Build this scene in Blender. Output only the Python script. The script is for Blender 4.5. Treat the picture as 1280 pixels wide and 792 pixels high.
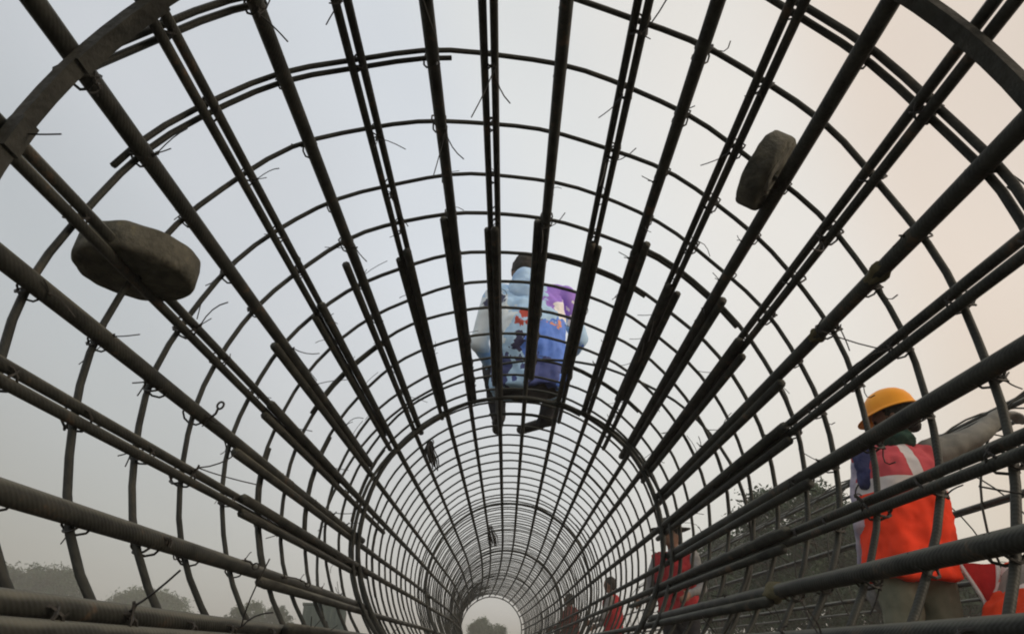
import bpy, bmesh, math, random
import numpy as np
from mathutils import Vector, Matrix, noise

for o in list(bpy.data.objects):
    bpy.data.objects.remove(o)
scene = bpy.context.scene
COL = scene.collection
R_ = math.radians
random.seed(7)

# ------------------------------------------------------------------ camera
CAMZ = 0.56                       # the lens is held low inside the cage
cam_d = bpy.data.cameras.new('camera')
cam_d.sensor_fit = 'HORIZONTAL'
cam_d.sensor_width = 36.0
cam_d.lens = 22.5
cam_d.clip_start = 0.02
cam_d.clip_end = 3000
cam = bpy.data.objects.new('camera', cam_d)
COL.objects.link(cam)
cx, cy, cz = (Vector((0.99993437, -0.0085276, 0.00765068)), Vector((-0.01073183, -0.46346433, 0.88605059)),
              Vector((-0.00401007, -0.88607454, -0.46352543)))
cam.matrix_world = Matrix(((cx.x, cy.x, cz.x, 0), (cx.y, cy.y, cz.y, 0), (cx.z, cy.z, cz.z, CAMZ), (0, 0, 0, 1)))
scene.camera = cam

# ------------------------------------------------------------------ world: hazy evening sky
SUN_AZ = R_(110)                  # clockwise from +Y: low on the right, a little behind the viewer
SUN_EL = R_(13)
world = bpy.data.worlds.new('World')
scene.world = world
world.use_nodes = True
wt = world.node_tree
wt.nodes.clear()
def wn(t, **k):
    n = wt.nodes.new(t)
    for a, b in k.items():
        setattr(n, a, b)
    return n
w_out = wn('ShaderNodeOutputWorld')
w_bg = wn('ShaderNodeBackground')
w_bg.inputs['Strength'].default_value = 0.11
w_sky = wn('ShaderNodeTexSky', sky_type='NISHITA', sun_disc=False, sun_elevation=SUN_EL, sun_rotation=SUN_AZ,
           altitude=0, air_density=1.2, dust_density=5.0, ozone_density=1.0)
# a thin even layer of smog-grey cloud over that sky, warmer on the side of the low sun
w_geo = wn('ShaderNodeTexCoord')
w_dot = wn('ShaderNodeVectorMath', operation='DOT_PRODUCT')
sd = Vector((math.sin(SUN_AZ) * math.cos(SUN_EL), math.cos(SUN_AZ) * math.cos(SUN_EL), math.sin(SUN_EL)))
w_dot.inputs[1].default_value = sd
w_ramp = wn('ShaderNodeValToRGB')
cr = w_ramp.color_ramp
cr.interpolation = 'EASE'
cr.elements[0].position = 0.08
cr.elements[0].color = (0.41, 0.415, 0.41, 1)
cr.elements[1].position = 1.0
cr.elements[1].color = (0.82, 0.68, 0.56, 1)
for p_, c_ in ((0.16, (0.515, 0.54, 0.555)), (0.26, (0.64, 0.665, 0.695)), (0.40, (0.71, 0.745, 0.785)), (0.48, (0.78, 0.795, 0.79)), (0.62, (0.84, 0.805, 0.75)), (0.70, (0.82, 0.71, 0.61))):
    e = cr.elements.new(p_); e.color = (*c_, 1)
w_map = wn('ShaderNodeMapRange')
w_map.inputs['From Min'].default_value = -1
w_map.inputs['From Max'].default_value = 1
w_noise = wn('ShaderNodeTexNoise')
w_noise.inputs['Scale'].default_value = 1.6
w_noise.inputs['Detail'].default_value = 3
w_nr = wn('ShaderNodeMapRange')
w_nr.inputs['From Min'].default_value = 0.3
w_nr.inputs['From Max'].default_value = 0.7
w_nr.inputs['To Min'].default_value = 9.7
w_nr.inputs['To Max'].default_value = 11.2
w_mul = wn('ShaderNodeVectorMath', operation='SCALE')
w_sep = wn('ShaderNodeSeparateXYZ')
w_el = wn('ShaderNodeMapRange', interpolation_type='SMOOTHSTEP')
w_el.inputs['From Min'].default_value = 0.0
w_el.inputs['From Max'].default_value = 0.55
w_el.inputs['To Min'].default_value = 1.0
w_el.inputs['To Max'].default_value = 0.0
w_tint = wn('ShaderNodeMix', data_type='RGBA', blend_type='MULTIPLY')
w_tint.inputs['B'].default_value = (0.96, 0.91, 0.84, 1)      # smog towards the horizon
w_mix = wn('ShaderNodeMix', data_type='RGBA')
w_mix.inputs['Factor'].default_value = 0.82
L = wt.links.new
L(w_geo.outputs['Generated'], w_dot.inputs[0])
L(w_dot.outputs['Value'], w_map.inputs['Value'])
L(w_map.outputs['Result'], w_ramp.inputs['Fac'])
L(w_geo.outputs['Generated'], w_noise.inputs['Vector'])
L(w_noise.outputs['Fac'], w_nr.inputs['Value'])
L(w_ramp.outputs['Color'], w_mul.inputs[0])
L(w_nr.outputs['Result'], w_mul.inputs['Scale'])
L(w_sky.outputs['Color'], w_mix.inputs['A'])
L(w_geo.outputs['Generated'], w_sep.inputs[0])
L(w_sep.outputs['Z'], w_el.inputs['Value'])
L(w_el.outputs['Result'], w_tint.inputs['Factor'])
L(w_mul.outputs['Vector'], w_tint.inputs['A'])
L(w_tint.outputs['Result'], w_mix.inputs['B'])
L(w_mix.outputs['Result'], w_bg.inputs['Color'])
L(w_bg.outputs['Background'], w_out.inputs['Surface'])

# ------------------------------------------------------------------ sun behind the smog
sun_d = bpy.data.lights.new('sun', 'SUN')
sun_d.energy = 1.4
sun_d.angle = R_(14)
sun_d.color = (1.0, 0.86, 0.70)
sun = bpy.data.objects.new('sun', sun_d)
COL.objects.link(sun)
sun.rotation_euler = (-sd).to_track_quat('-Z', 'Y').to_euler()
sun.location = (20, 5, 20)

vs = scene.view_settings
vs.view_transform = 'Standard'
vs.look = 'None'
vs.exposure = 0.0
vs.gamma = 1.0
vs.use_curve_mapping = False
scene.render.engine = 'CYCLES'
scene.cycles.volume_bounces = 1
scene.cycles.filter_width = 2.0
scene.cycles.transparent_max_bounces = 8

# ------------------------------------------------------------------ helpers
def link(o, parent=None):
    COL.objects.link(o)
    if parent is not None:
        o.parent = parent
    return o

def tag(o, label, cat, group=None):
    o['label'] = label
    o['category'] = cat
    if group:
        o['group'] = group
    return o

def thing(name, label, cat, loc=(0, 0, 0), rotz=0, group=None):
    o = bpy.data.objects.new(name, None)
    o.empty_display_size = 0.1
    link(o)
    o.location = loc
    o.rotation_euler = (0, 0, rotz)
    return tag(o, label, cat, group)

def mesh_obj(name, me, mat=None, parent=None):
    o = bpy.data.objects.new(name, me)
    if mat is not None and not me.materials:
        me.materials.append(mat)
    return link(o, parent)

def pyd(name, v, f, mat=None, parent=None, smooth=True):
    me = bpy.data.meshes.new(name)
    me.from_pydata([tuple(p) for p in v], [], f)
    me.update()
    if smooth:
        me.polygons.foreach_set('use_smooth', [True] * len(me.polygons))
    return mesh_obj(name, me, mat, parent)

def tube_geo(pts, radii, n=6, closed=False, cap=True, ell=None):
    """tube along a polyline; returns (verts, faces)"""
    pts = [Vector(p) for p in pts]
    m = len(pts)
    if not hasattr(radii, '__len__'):
        radii = [radii] * m
    tang = []
    for i in range(m):
        a = pts[(i - 1) % m] if (closed or i > 0) else pts[i]
        b = pts[(i + 1) % m] if (closed or i < m - 1) else pts[i]
        t = (b - a)
        tang.append(t.normalized() if t.length > 1e-9 else Vector((0, 0, 1)))
    ref = Vector((0, 0, 1)) if abs(tang[0].z) < 0.9 else Vector((1, 0, 0))
    u = tang[0].cross(ref).normalized()
    V, F = [], []
    for i in range(m):
        t = tang[i]
        u = (u - t * u.dot(t)).normalized()
        w = t.cross(u)
        for k in range(n):
            a = 2 * math.pi * k / n
            V.append(pts[i] + (u * math.cos(a) + w * math.sin(a)) * radii[i])
    seg = m if closed else m - 1
    for i in range(seg):
        j = (i + 1) % m
        for k in range(n):
            l = (k + 1) % n
            F.append((i * n + k, i * n + l, j * n + l, j * n + k))
    if cap and not closed:
        F.append(tuple(range(n - 1, -1, -1)))
        F.append(tuple((m - 1) * n + k for k in range(n)))
    return V, F

def merge(*geos):
    V, F = [], []
    for v, f in geos:
        b = len(V)
        V += list(v)
        F += [tuple(i + b for i in q) for q in f]
    return V, F

def box_geo(c, s, bev=0.0):
    bm = bmesh.new()
    bmesh.ops.create_cube(bm, size=1.0)
    for v in bm.verts:
        v.co = Vector((v.co.x * s[0], v.co.y * s[1], v.co.z * s[2]))
    if bev:
        bmesh.ops.bevel(bm, geom=bm.edges[:], offset=bev, segments=2, affect='EDGES', profile=0.6)
    bm.verts.ensure_lookup_table()
    V = [v.co + Vector(c) for v in bm.verts]
    F = [tuple(v.index for v in f.verts) for f in bm.faces]
    bm.free()
    return V, F

# ------------------------------------------------------------------ materials
def mat_new(name):
    m = bpy.data.materials.new(name)
    m.use_nodes = True
    nt = m.node_tree
    b = nt.nodes['Principled BSDF']
    return m, nt, b

def mat_noise(name, c1, c2, scale=8.0, rough=0.8, bump=0.0, bscale=None, detail=5, c3=None, spec=0.3, metal=0.0, coord='Object', dist=0.01):
    m, nt, b = mat_new(name)
    tc = nt.nodes.new('ShaderNodeTexCoord')
    n = nt.nodes.new('ShaderNodeTexNoise')
    n.inputs['Scale'].default_value = scale
    n.inputs['Detail'].default_value = detail
    n.inputs['Roughness'].default_value = 0.6
    r = nt.nodes.new('ShaderNodeValToRGB')
    r.color_ramp.elements[0].position = 0.35
    r.color_ramp.elements[1].position = 0.65
    r.color_ramp.elements[0].color = (*c1, 1)
    r.color_ramp.elements[1].color = (*c2, 1)
    if c3:
        e = r.color_ramp.elements.new(0.8)
        e.color = (*c3, 1)
    nt.links.new(tc.outputs[coord], n.inputs['Vector'])
    nt.links.new(n.outputs['Fac'], r.inputs['Fac'])
    nt.links.new(r.outputs['Color'], b.inputs['Base Color'])
    b.inputs['Roughness'].default_value = rough
    b.inputs['Specular IOR Level'].default_value = spec
    b.inputs['Metallic'].default_value = metal
    if bump:
        n2 = nt.nodes.new('ShaderNodeTexNoise')
        n2.inputs['Scale'].default_value = bscale or scale * 6
        n2.inputs['Detail'].default_value = 4
        bp = nt.nodes.new('ShaderNodeBump')
        bp.inputs['Strength'].default_value = bump
        bp.inputs['Distance'].default_value = dist
        nt.links.new(tc.outputs[coord], n2.inputs['Vector'])
        nt.links.new(n2.outputs['Fac'], bp.inputs['Height'])
        nt.links.new(bp.outputs['Normal'], b.inputs['Normal'])
    return m

def mat_rebar(name, c1, c2, c3, top_pale=0.9):
    """dull mill-scale steel with light rust, dried mud and rolled ribs"""
    m, nt, b = mat_new(name)
    tc = nt.nodes.new('ShaderNodeTexCoord')
    n = nt.nodes.new('ShaderNodeTexNoise')
    n.inputs['Scale'].default_value = 13
    n.inputs['Detail'].default_value = 8
    n.inputs['Roughness'].default_value = 0.7
    r = nt.nodes.new('ShaderNodeValToRGB')
    r.color_ramp.elements[0].position = 0.36
    r.color_ramp.elements[0].color = (*c1, 1)
    r.color_ramp.elements[1].position = 0.58
    r.color_ramp.elements[1].color = (*c2, 1)
    e = r.color_ramp.elements.new(0.74)
    e.color = (*c3, 1)
    nt.links.new(tc.outputs['Object'], n.inputs['Vector'])
    nt.links.new(n.outputs['Fac'], r.inputs['Fac'])
    # paler tone mixed in on the upward faces, broken up by noise
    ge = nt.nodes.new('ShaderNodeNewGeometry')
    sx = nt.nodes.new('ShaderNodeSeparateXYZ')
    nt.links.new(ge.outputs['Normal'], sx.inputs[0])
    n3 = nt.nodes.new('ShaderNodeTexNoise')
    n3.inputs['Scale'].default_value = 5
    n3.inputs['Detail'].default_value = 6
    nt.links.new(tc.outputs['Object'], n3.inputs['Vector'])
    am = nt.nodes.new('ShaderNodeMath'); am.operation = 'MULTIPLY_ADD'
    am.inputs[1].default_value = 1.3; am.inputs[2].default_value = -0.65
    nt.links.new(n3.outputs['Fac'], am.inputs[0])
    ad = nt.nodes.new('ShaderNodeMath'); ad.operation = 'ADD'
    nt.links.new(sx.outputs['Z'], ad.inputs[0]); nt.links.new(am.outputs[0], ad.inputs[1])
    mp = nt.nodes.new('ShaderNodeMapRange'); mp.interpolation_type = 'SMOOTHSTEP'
    mp.inputs['From Min'].default_value = 0.15; mp.inputs['From Max'].default_value = 0.85; mp.inputs['To Max'].default_value = top_pale
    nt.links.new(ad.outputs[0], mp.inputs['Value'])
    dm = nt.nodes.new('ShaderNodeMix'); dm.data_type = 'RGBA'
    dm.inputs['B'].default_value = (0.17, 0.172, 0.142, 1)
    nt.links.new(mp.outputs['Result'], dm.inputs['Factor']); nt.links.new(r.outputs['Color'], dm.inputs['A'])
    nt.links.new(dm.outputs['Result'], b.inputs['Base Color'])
    b.inputs['Roughness'].default_value = 0.62
    b.inputs['Metallic'].default_value = 0.15
    b.inputs['Specular IOR Level'].default_value = 0.35
    w = nt.nodes.new('ShaderNodeTexWave')
    w.bands_direction = 'DIAGONAL'
    w.inputs['Scale'].default_value = 62
    w.inputs['Distortion'].default_value = 0.6
    mx = nt.nodes.new('ShaderNodeMath')
    mx.operation = 'ADD'
    nt.links.new(tc.outputs['Object'], w.inputs['Vector'])
    nt.links.new(w.outputs['Fac'], mx.inputs[0])
    nt.links.new(n.outputs['Fac'], mx.inputs[1])
    bp = nt.nodes.new('ShaderNodeBump')
    bp.inputs['Strength'].default_value = 0.2
    bp.inputs['Distance'].default_value = 0.002
    nt.links.new(mx.outputs[0], bp.inputs['Height'])
    nt.links.new(bp.outputs['Normal'], b.inputs['Normal'])
    return m

M = {}
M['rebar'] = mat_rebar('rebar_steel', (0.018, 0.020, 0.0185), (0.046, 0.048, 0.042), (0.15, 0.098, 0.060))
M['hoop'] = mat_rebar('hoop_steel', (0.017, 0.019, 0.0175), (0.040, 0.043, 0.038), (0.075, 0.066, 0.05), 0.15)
M['flat'] = mat_noise('flat_steel', (0.020, 0.022, 0.020), (0.055, 0.056, 0.049), 11, 0.7, 0.5, 60, c3=(0.10, 0.078, 0.055))
M['wire'] = mat_noise('annealed_wire', (0.02, 0.02, 0.02), (0.05, 0.047, 0.042), 30, 0.55)
M['concrete'] = mat_noise('spacer_concrete', (0.070, 0.072, 0.064), (0.15, 0.148, 0.125), 26, 0.95, 0.6, 70, c3=(0.22, 0.21, 0.12), spec=0.1)
M['clay'] = mat_noise('dried_clay', (0.10, 0.092, 0.055), (0.19, 0.17, 0.105), 20, 0.95, 0.6, 60, spec=0.1)
M['ground'] = mat_noise('site_earth', (0.06, 0.052, 0.040), (0.115, 0.10, 0.078), 0.9, 0.95, 0.6, 8, detail=8, c3=(0.085, 0.08, 0.07), spec=0.1, dist=0.03)
M['timber'] = mat_noise('old_timber', (0.10, 0.075, 0.05), (0.22, 0.17, 0.11), 7, 0.9, 0.4, 30)
M['bark'] = mat_noise('bark', (0.05, 0.04, 0.03), (0.11, 0.09, 0.07), 6, 0.95, 0.6, 20)

def mat_leaf(name, c1, c2, clump=1.9):
    m, nt, b = mat_new(name)
    oi = nt.nodes.new('ShaderNodeNewGeometry')
    r = nt.nodes.new('ShaderNodeValToRGB')
    r.color_ramp.elements[0].color = (*c1, 1)
    r.color_ramp.elements[1].color = (*c2, 1)
    tc = nt.nodes.new('ShaderNodeTexCoord')
    n = nt.nodes.new('ShaderNodeTexNoise')
    n.inputs['Scale'].default_value = clump
    n.inputs['Detail'].default_value = 3
    nt.links.new(tc.outputs['Object'], n.inputs['Vector'])
    mr = nt.nodes.new('ShaderNodeMapRange')
    mr.inputs['From Min'].default_value = 0.35
    mr.inputs['From Max'].default_value = 0.68
    nt.links.new(n.outputs['Fac'], mr.inputs['Value'])
    av = nt.nodes.new('ShaderNodeMix')
    av.inputs['Factor'].default_value = 0.35
    nt.links.new(mr.outputs['Result'], av.inputs['A'])
    nt.links.new(oi.outputs['Random Per Island'], av.inputs['B'])
    nt.links.new(av.outputs['Result'], r.inputs['Fac'])
    nt.links.new(r.outputs['Color'], b.inputs['Base Color'])
    b.inputs['Roughness'].default_value = 0.6
    b.inputs['Specular IOR Level'].default_value = 0.2
    tr = nt.nodes.new('ShaderNodeBsdfTranslucent')
    nt.links.new(r.outputs['Color'], tr.inputs['Color'])
    mx = nt.nodes.new('ShaderNodeMixShader')
    mx.inputs[0].default_value = 0.25
    out = nt.nodes['Material Output']
    nt.links.new(b.outputs[0], mx.inputs[1])
    nt.links.new(tr.outputs[0], mx.inputs[2])
    nt.links.new(mx.outputs[0], out.inputs['Surface'])
    return m
M['leaf_a'] = mat_leaf('leaf_dusty_green', (0.014, 0.034, 0.015), (0.075, 0.125, 0.055))
M['leaf_b'] = mat_leaf('leaf_dark_green', (0.010, 0.026, 0.015), (0.050, 0.095, 0.048))

# ------------------------------------------------------------------ ground
def build_ground():
    n = 60
    V, F = [], []
    ext = 420.0
    for j in range(n + 1):
        for i in range(n + 1):
            u = (i / n * 2 - 1)
            v = (j / n * 2 - 1)
            x = math.copysign(abs(u) ** 2.4, u) * ext
            y = math.copysign(abs(v) ** 2.4, v) * ext + 8
            d = math.hypot(x, y - 8)
            z = (noise.noise(Vector((x * 0.25, y * 0.25, 1))) * 0.04 + noise.noise(Vector((x, y, 4))) * 0.015) - 0.05 + (0.0 if d < 40 else noise.noise(Vector((x * 0.02, y * 0.02, 0))) * 0.4)
            V.append((x, y, z))
    for j in range(n):
        for i in range(n):
            a = j * (n + 1) + i
            F.append((a, a + 1, a + n + 2, a + n + 1))
    g = pyd('ground', V, F, M['ground'])
    g['kind'] = 'structure'
build_ground()

# ------------------------------------------------------------------ the cage around the camera
RAD = 0.75
AX, AZ = 0.0101, 0.5267 + CAMZ
Y_END = 16.6
def axis_at(y):
    t = max(0.0, (y - 7.5) / (Y_END - 7.5))
    return AX - 0.36 * t * t, AZ - 0.07 * t * t

def on_cage(phi, y, r):
    ax, az = axis_at(y)
    return Vector((ax + r * math.sin(phi), y, az + r * math.cos(phi)))

cage = thing('reinforcement_cage', 'long round steel reinforcement cage surrounding the viewer, with the seated man on top', 'rebar cage', (AX, 0.0, 0.0))
def cpart(name, V, F, mat):
    o = pyd(name, V, F, mat)
    o.parent = cage
    o.matrix_parent_inverse = Matrix.Translation((-AX, 0, 0))
    return o

# measured bar angles, clockwise from the top, in degrees
ANG = {1: -132.6, 2: -118.8, 3: -104.9, 4: -93.1, 5: -81.3, 6: -67.9, 7: -55.2, 8: -42.0, 9: -28.9, 10: -15.7, 11: -4.9, 12: 8.35,
       13: 21.2, 14: 32.6, 15: 44.4, 16: 55.4, 17: 67.2, 18: 78.6, 19: 90.0, 20: 100.8, 21: 111.9, 22: 122.8, 23: 134.2,
       24: 145.4, 25: 156.6, 26: 167.9, 27: 179.2, 28: 190.5, 29: 201.9, 30: 213.6}
LAP0 = {3: 1.68, 5: 1.78, 6: 1.68, 7: 1.72, 8: 1.67, 9: 1.745, 10: 1.67, 11: 1.74, 12: 1.72, 13: 1.75, 14: 1.66, 15: 1.76,
        16: 1.64, 17: 1.67, 18: 1.60, 19: 1.61, 20: 1.54}
LAP1 = {5: 2.85, 6: 3.09, 7: 3.02, 9: 3.19, 11: 3.69, 15: 2.9, 16: 3.43}
rng = random.Random(3)
def bar_line(phi, y0, y1, dphi, dr, wob):
    n = max(4, int((y1 - y0) / 0.55))
    pts = []
    for i in range(n + 1):
        y = y0 + (y1 - y0) * i / n
        a = phi + dphi / RAD + wob * 0.004 * math.sin(y * 1.3 + wob * 9)
        pts.append(on_cage(a, y, RAD - 0.016 + dr + 0.003 * math.sin(y * 1.9 + wob * 5)))
    return pts

for k, deg in ANG.items():
    phi = R_(deg)
    y0 = -0.75 + rng.uniform(-0.15, 0.1)
    l0 = LAP0.get(k, 1.66 + rng.uniform(-0.08, 0.1))
    l1 = LAP1.get(k, 3.2 + rng.uniform(-0.25, 0.3))
    side = -1 if (k < 13) else 1
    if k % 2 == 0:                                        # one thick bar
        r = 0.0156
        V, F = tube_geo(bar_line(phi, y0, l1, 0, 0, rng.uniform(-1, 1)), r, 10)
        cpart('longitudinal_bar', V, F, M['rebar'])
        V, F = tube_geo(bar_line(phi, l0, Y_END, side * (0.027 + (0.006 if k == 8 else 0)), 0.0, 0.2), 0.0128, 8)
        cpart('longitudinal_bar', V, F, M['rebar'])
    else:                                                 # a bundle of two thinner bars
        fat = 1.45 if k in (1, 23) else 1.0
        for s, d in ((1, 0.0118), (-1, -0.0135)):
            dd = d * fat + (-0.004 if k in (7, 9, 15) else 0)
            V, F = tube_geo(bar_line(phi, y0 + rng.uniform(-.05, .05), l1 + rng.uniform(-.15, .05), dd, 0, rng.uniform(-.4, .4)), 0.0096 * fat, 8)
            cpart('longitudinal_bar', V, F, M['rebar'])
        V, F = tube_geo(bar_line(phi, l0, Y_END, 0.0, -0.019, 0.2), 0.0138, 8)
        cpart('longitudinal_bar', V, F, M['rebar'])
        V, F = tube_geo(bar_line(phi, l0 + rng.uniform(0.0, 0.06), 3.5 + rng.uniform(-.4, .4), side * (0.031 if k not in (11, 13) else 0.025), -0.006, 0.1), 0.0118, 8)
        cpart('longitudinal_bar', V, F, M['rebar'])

# hoops: (height of the plane on the axis, lean sideways, lean with height)
def hoop_y(h, phi):
    z0, tx, ty = h
    return z0 + RAD * (tx * math.sin(phi) + ty * (-math.cos(phi)))
HOOPS = []
def hoop(h, r, lap_at, lap_len, drift, rad=RAD + 0.004, name='hoop', nseg=72, sides=6, keep=True):
    a0 = R_(lap_at)
    tot = 2 * math.pi + R_(lap_len)
    n = int(nseg * tot / (2 * math.pi))
    wob = rng.uniform(0, 6)
    pts = []
    for i in range(n + 1):
        a = a0 + tot * i / n
        t = i / n
        y = hoop_y(h, a) + drift * (t - 0.5) + 0.006 * math.sin(3 * a + wob) + 0.004 * math.sin(5 * a + 2 * wob) + 0.003 * math.sin(14 * a + wob * 3)
        # the two lapped ends lie side by side
        pts.append(on_cage(a, y, rad + 0.004 * math.sin(2 * a + wob) + 0.002 * math.sin(9 * a + wob * 2)))
    V, F = tube_geo(pts, r, sides)
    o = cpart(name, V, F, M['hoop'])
    if keep:
        HOOPS.append(h)
    return o

hoop((0.63, 0.171, -0.136), 0.0078, 42, 60, 0.026)
hoop((0.8055, 0.172, -0.136), 0.0066, -70, 30, 0.022)
hoop((0.988, 0.171, -0.145), 0.0066, -72, 60, 0.026)
hoop((1.175, 0.170, -0.182), 0.0064, 150, 30, 0.02)
hoop((1.377, 0.147, -0.203), 0.0064, 200, 30, 0.02)
tops = [1.709, 1.938, 2.152, 2.369, 2.613, 2.872, 3.097, 3.303, 3.50, 3.716, 3.933, 4.136, 4.357, 4.558, 4.776, 5.012, 5.243]
while tops[-1] < Y_END - 0.2:
    tops.append(tops[-1] + (0.214 if tops[-1] < 5.9 else 0.15) + rng.uniform(-0.025, 0.025))
for y in tops:
    t = min(1.0, max(0.0, (y - 1.5) / 1.7))
    tx = 0.14 * (1 - t) - 0.03 * t + rng.uniform(-.02, .02)
    ty = -0.205 - 0.02 * t + rng.uniform(-.012, .012)
    if y > 6:
        ty *= max(0.2, 1 - (y - 6) / 8)
    near = y < 5.3
    hoop((y + ty * RAD, tx, ty), 0.0064, rng.uniform(0, 360), 30, 0.02, nseg=72 if near else 48, sides=6 if near else 5)
# loose hoop slid askew, half way down
hoop((2.47, -0.40, -0.66), 0.0062, 210, 25, 0.02, rad=RAD + 0.016, keep=False)
hoop((3.02, -0.10, -0.40), 0.0085, 185, 25, 0.03, rad=RAD - 0.036, keep=False)
# stiffener rings of heavy bar inside the bundles
for (h, r) in (((3.118, -0.041, -0.223), 0.0118), ((5.885, -0.06, -0.30), 0.0115), ((9.04, 0.0, -0.2), 0.011), ((12.2, 0, -0.1), 0.011), ((16.55, 0, 0), 0.013)):
    hoop(h, r, 20, 12, 0.03, rad=RAD - 0.046, name='stiffener_ring', nseg=84, sides=8, keep=False)
# flat bar ring at the open end, with welded lap plates
def flat_ring(h, rad, w, t, a0=0.0, a1=2 * math.pi, name='flat_ring', n=96):
    V, F = [], []
    m = max(3, int(n * (a1 - a0) / (2 * math.pi)))
    for i in range(m + 1):
        a = a0 + (a1 - a0) * i / m
        y = hoop_y(h, a)
        for (dy, dr) in ((-w / 2, 0), (w / 2, 0), (w / 2, -t), (-w / 2, -t)):
            V.append(on_cage(a, y + dy, rad + dr))
    for i in range(m):
        for q in range(4):
            s = (q + 1) % 4
            F.append((i * 4 + q, i * 4 + s, i * 4 + 4 + s, i * 4 + 4 + q))
    F.append((0, 1, 2, 3)); F.append((m * 4 + 3, m * 4 + 2, m * 4 + 1, m * 4))
    o = cpart(name, V, F, M['flat'])
    o.data.polygons.foreach_set('use_smooth', [False] * len(o.data.polygons))
    return o
FR = (0.645, -0.035, -0.043)
flat_ring(FR, RAD - 0.034, 0.027, 0.015)
for d, e in ((-84.0, -79.5), (-69.5, -55.0)):
    flat_ring(FR, RAD - 0.0492, 0.030, 0.006, R_(d), R_(e), name='lap_plate')

# wire ties at the crossings
def tie_mesh(i):
    g = random.Random(100 + i)
    parts = []
    rw = 0.0015
    for s in ((1, -1) if i % 3 else (1,)):
        d = Vector((0.7, 0.7 * s, 0)).normalized()
        pts = []
        for k in range(10):
            a = 2 * math.pi * k / 10
            pts.append(d * 0.024 * math.cos(a) + Vector((0, 0, 0.023 * math.sin(a) - 0.006)))
        parts.append(tube_geo(pts, rw * 1.5, 5, closed=True))
    inward = -1 if i % 2 else 1
    for ph0 in (0.0, math.pi):                            # twisted knot
        kp = [Vector((.0026 * math.cos(t * 2.2 + ph0), .0026 * math.sin(t * 2.2 + ph0), inward * (.012 + .0028 * t))) + Vector((.004, .003, 0)) * (t * .4) for t in range(7)]
        parts.append(tube_geo(kp, .0022, 4))
    p = Vector((.008, .006, 0.026 * inward))
    if i % 11 == 0:                                       # thick tail ending in an eye
        d = Vector((g.uniform(-1, 1), g.uniform(-1, 1), inward * g.uniform(0.2, .6))).normalized()
        Lt = g.uniform(0.015, 0.03)
        q = p + d * Lt
        parts.append(tube_geo([p, p + d * Lt * .5 + Vector((0, 0, .004)), q], 0.0028, 5))
        u = d.cross(Vector((0, 1, .3))).normalized()
        c = q + d * 0.008
        parts.append(tube_geo([c + (d * math.cos(t) + u * math.sin(t)) * 0.008 for t in [2 * math.pi * k / 10 for k in range(10)]], 0.0025, 5, closed=True))
    for _ in range(2):
        d = Vector((g.uniform(-1, 1), g.uniform(-1, 1), g.uniform(-.6, .8) * inward)).normalized()
        Lt = g.choice((0.02, 0.025, 0.03, 0.04, 0.05, 0.09))
        bend = Vector((g.uniform(-1, 1), g.uniform(-1, 1), g.uniform(-1, 1))) * Lt * 0.6
        pts = [p + d * Lt * t + bend * t * t for t in (0, .25, .5, .75, 1)]
        parts.append(tube_geo(pts, rw * (0.45 if Lt > .09 else 0.95), 4))
    V, F = merge(*parts)
    me = bpy.data.meshes.new('tie_wire')
    me.from_pydata([tuple(v) for v in V], [], F)
    me.materials.append(M['wire'])
    me.update()
    return me
TIES = [tie_mesh(i) for i in range(22)]
spots = []
for h in HOOPS:
    for k, deg in ANG.items():
        if abs(deg) > 137:
            continue
        phi = R_(deg)
        y = hoop_y(h, phi)
        if 0.35 < y < 4.2:
            spots.append((y, phi))
spots.sort()
def tie_frame(y, phi):
    p = on_cage(phi, y, RAD - 0.010)
    inw = Vector((-math.sin(phi), 0, -math.cos(phi)))
    ax = Vector((0, 1, 0))
    tn = ax.cross(inw)
    return Matrix(((tn.x, ax.x, inw.x, p.x), (tn.y, ax.y, inw.y, p.y), (tn.z, ax.z, inw.z, p.z), (0, 0, 0, 1)))
trng = random.Random(5)
for i, (y, phi) in enumerate(spots[:285]):
    eye = trng.random() < (.16 if math.degrees(phi) < -85 else .0)
    o = bpy.data.objects.new('tie_wire', TIES[0] if eye else TIES[trng.choice([q for q in range(22) if q % 11])])
    link(o, cage)
    o.matrix_parent_inverse = Matrix.Translation((-AX, 0, 0))
    o.matrix_basis = tie_frame(y, phi) @ Matrix.Rotation(trng.choice((0, math.pi)), 4, 'Z') @ Matrix.Scale(trng.uniform(.8, 1.15), 4)
# lumps of dried clay sticking to the low bar on the right
def lump(c, s, seed, name, mat, parent=None):
    bm = bmesh.new()
    bmesh.ops.create_icosphere(bm, subdivisions=3, radius=1)
    for v in bm.verts:
        d = 1 + 0.35 * noise.noise(v.co * 1.7 + Vector((seed, 0, 0))) + 0.12 * noise.noise(v.co * 5 + Vector((0, seed, 0)))
        v.co = Vector((v.co.x * s[0], v.co.y * s[1], v.co.z * s[2])) * d + Vector(c)
    V = [v.co.copy() for v in bm.verts]
    F = [tuple(v.index for v in f.verts) for f in bm.faces]
    bm.free()
    return V, F
for (deg, y, s) in ((122.8, 1.62, (0.022, 0.05, 0.022)), (78.6, 1.08, (0.019, 0.045, 0.018)), (78.6, 1.36, (0.018, 0.03, 0.017))):
    V, F = lump(on_cage(R_(deg), y, RAD - 0.014), s, deg + y, 'clay_lump', None)
    cpart('clay_lump', V, F, M['clay'])

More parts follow.
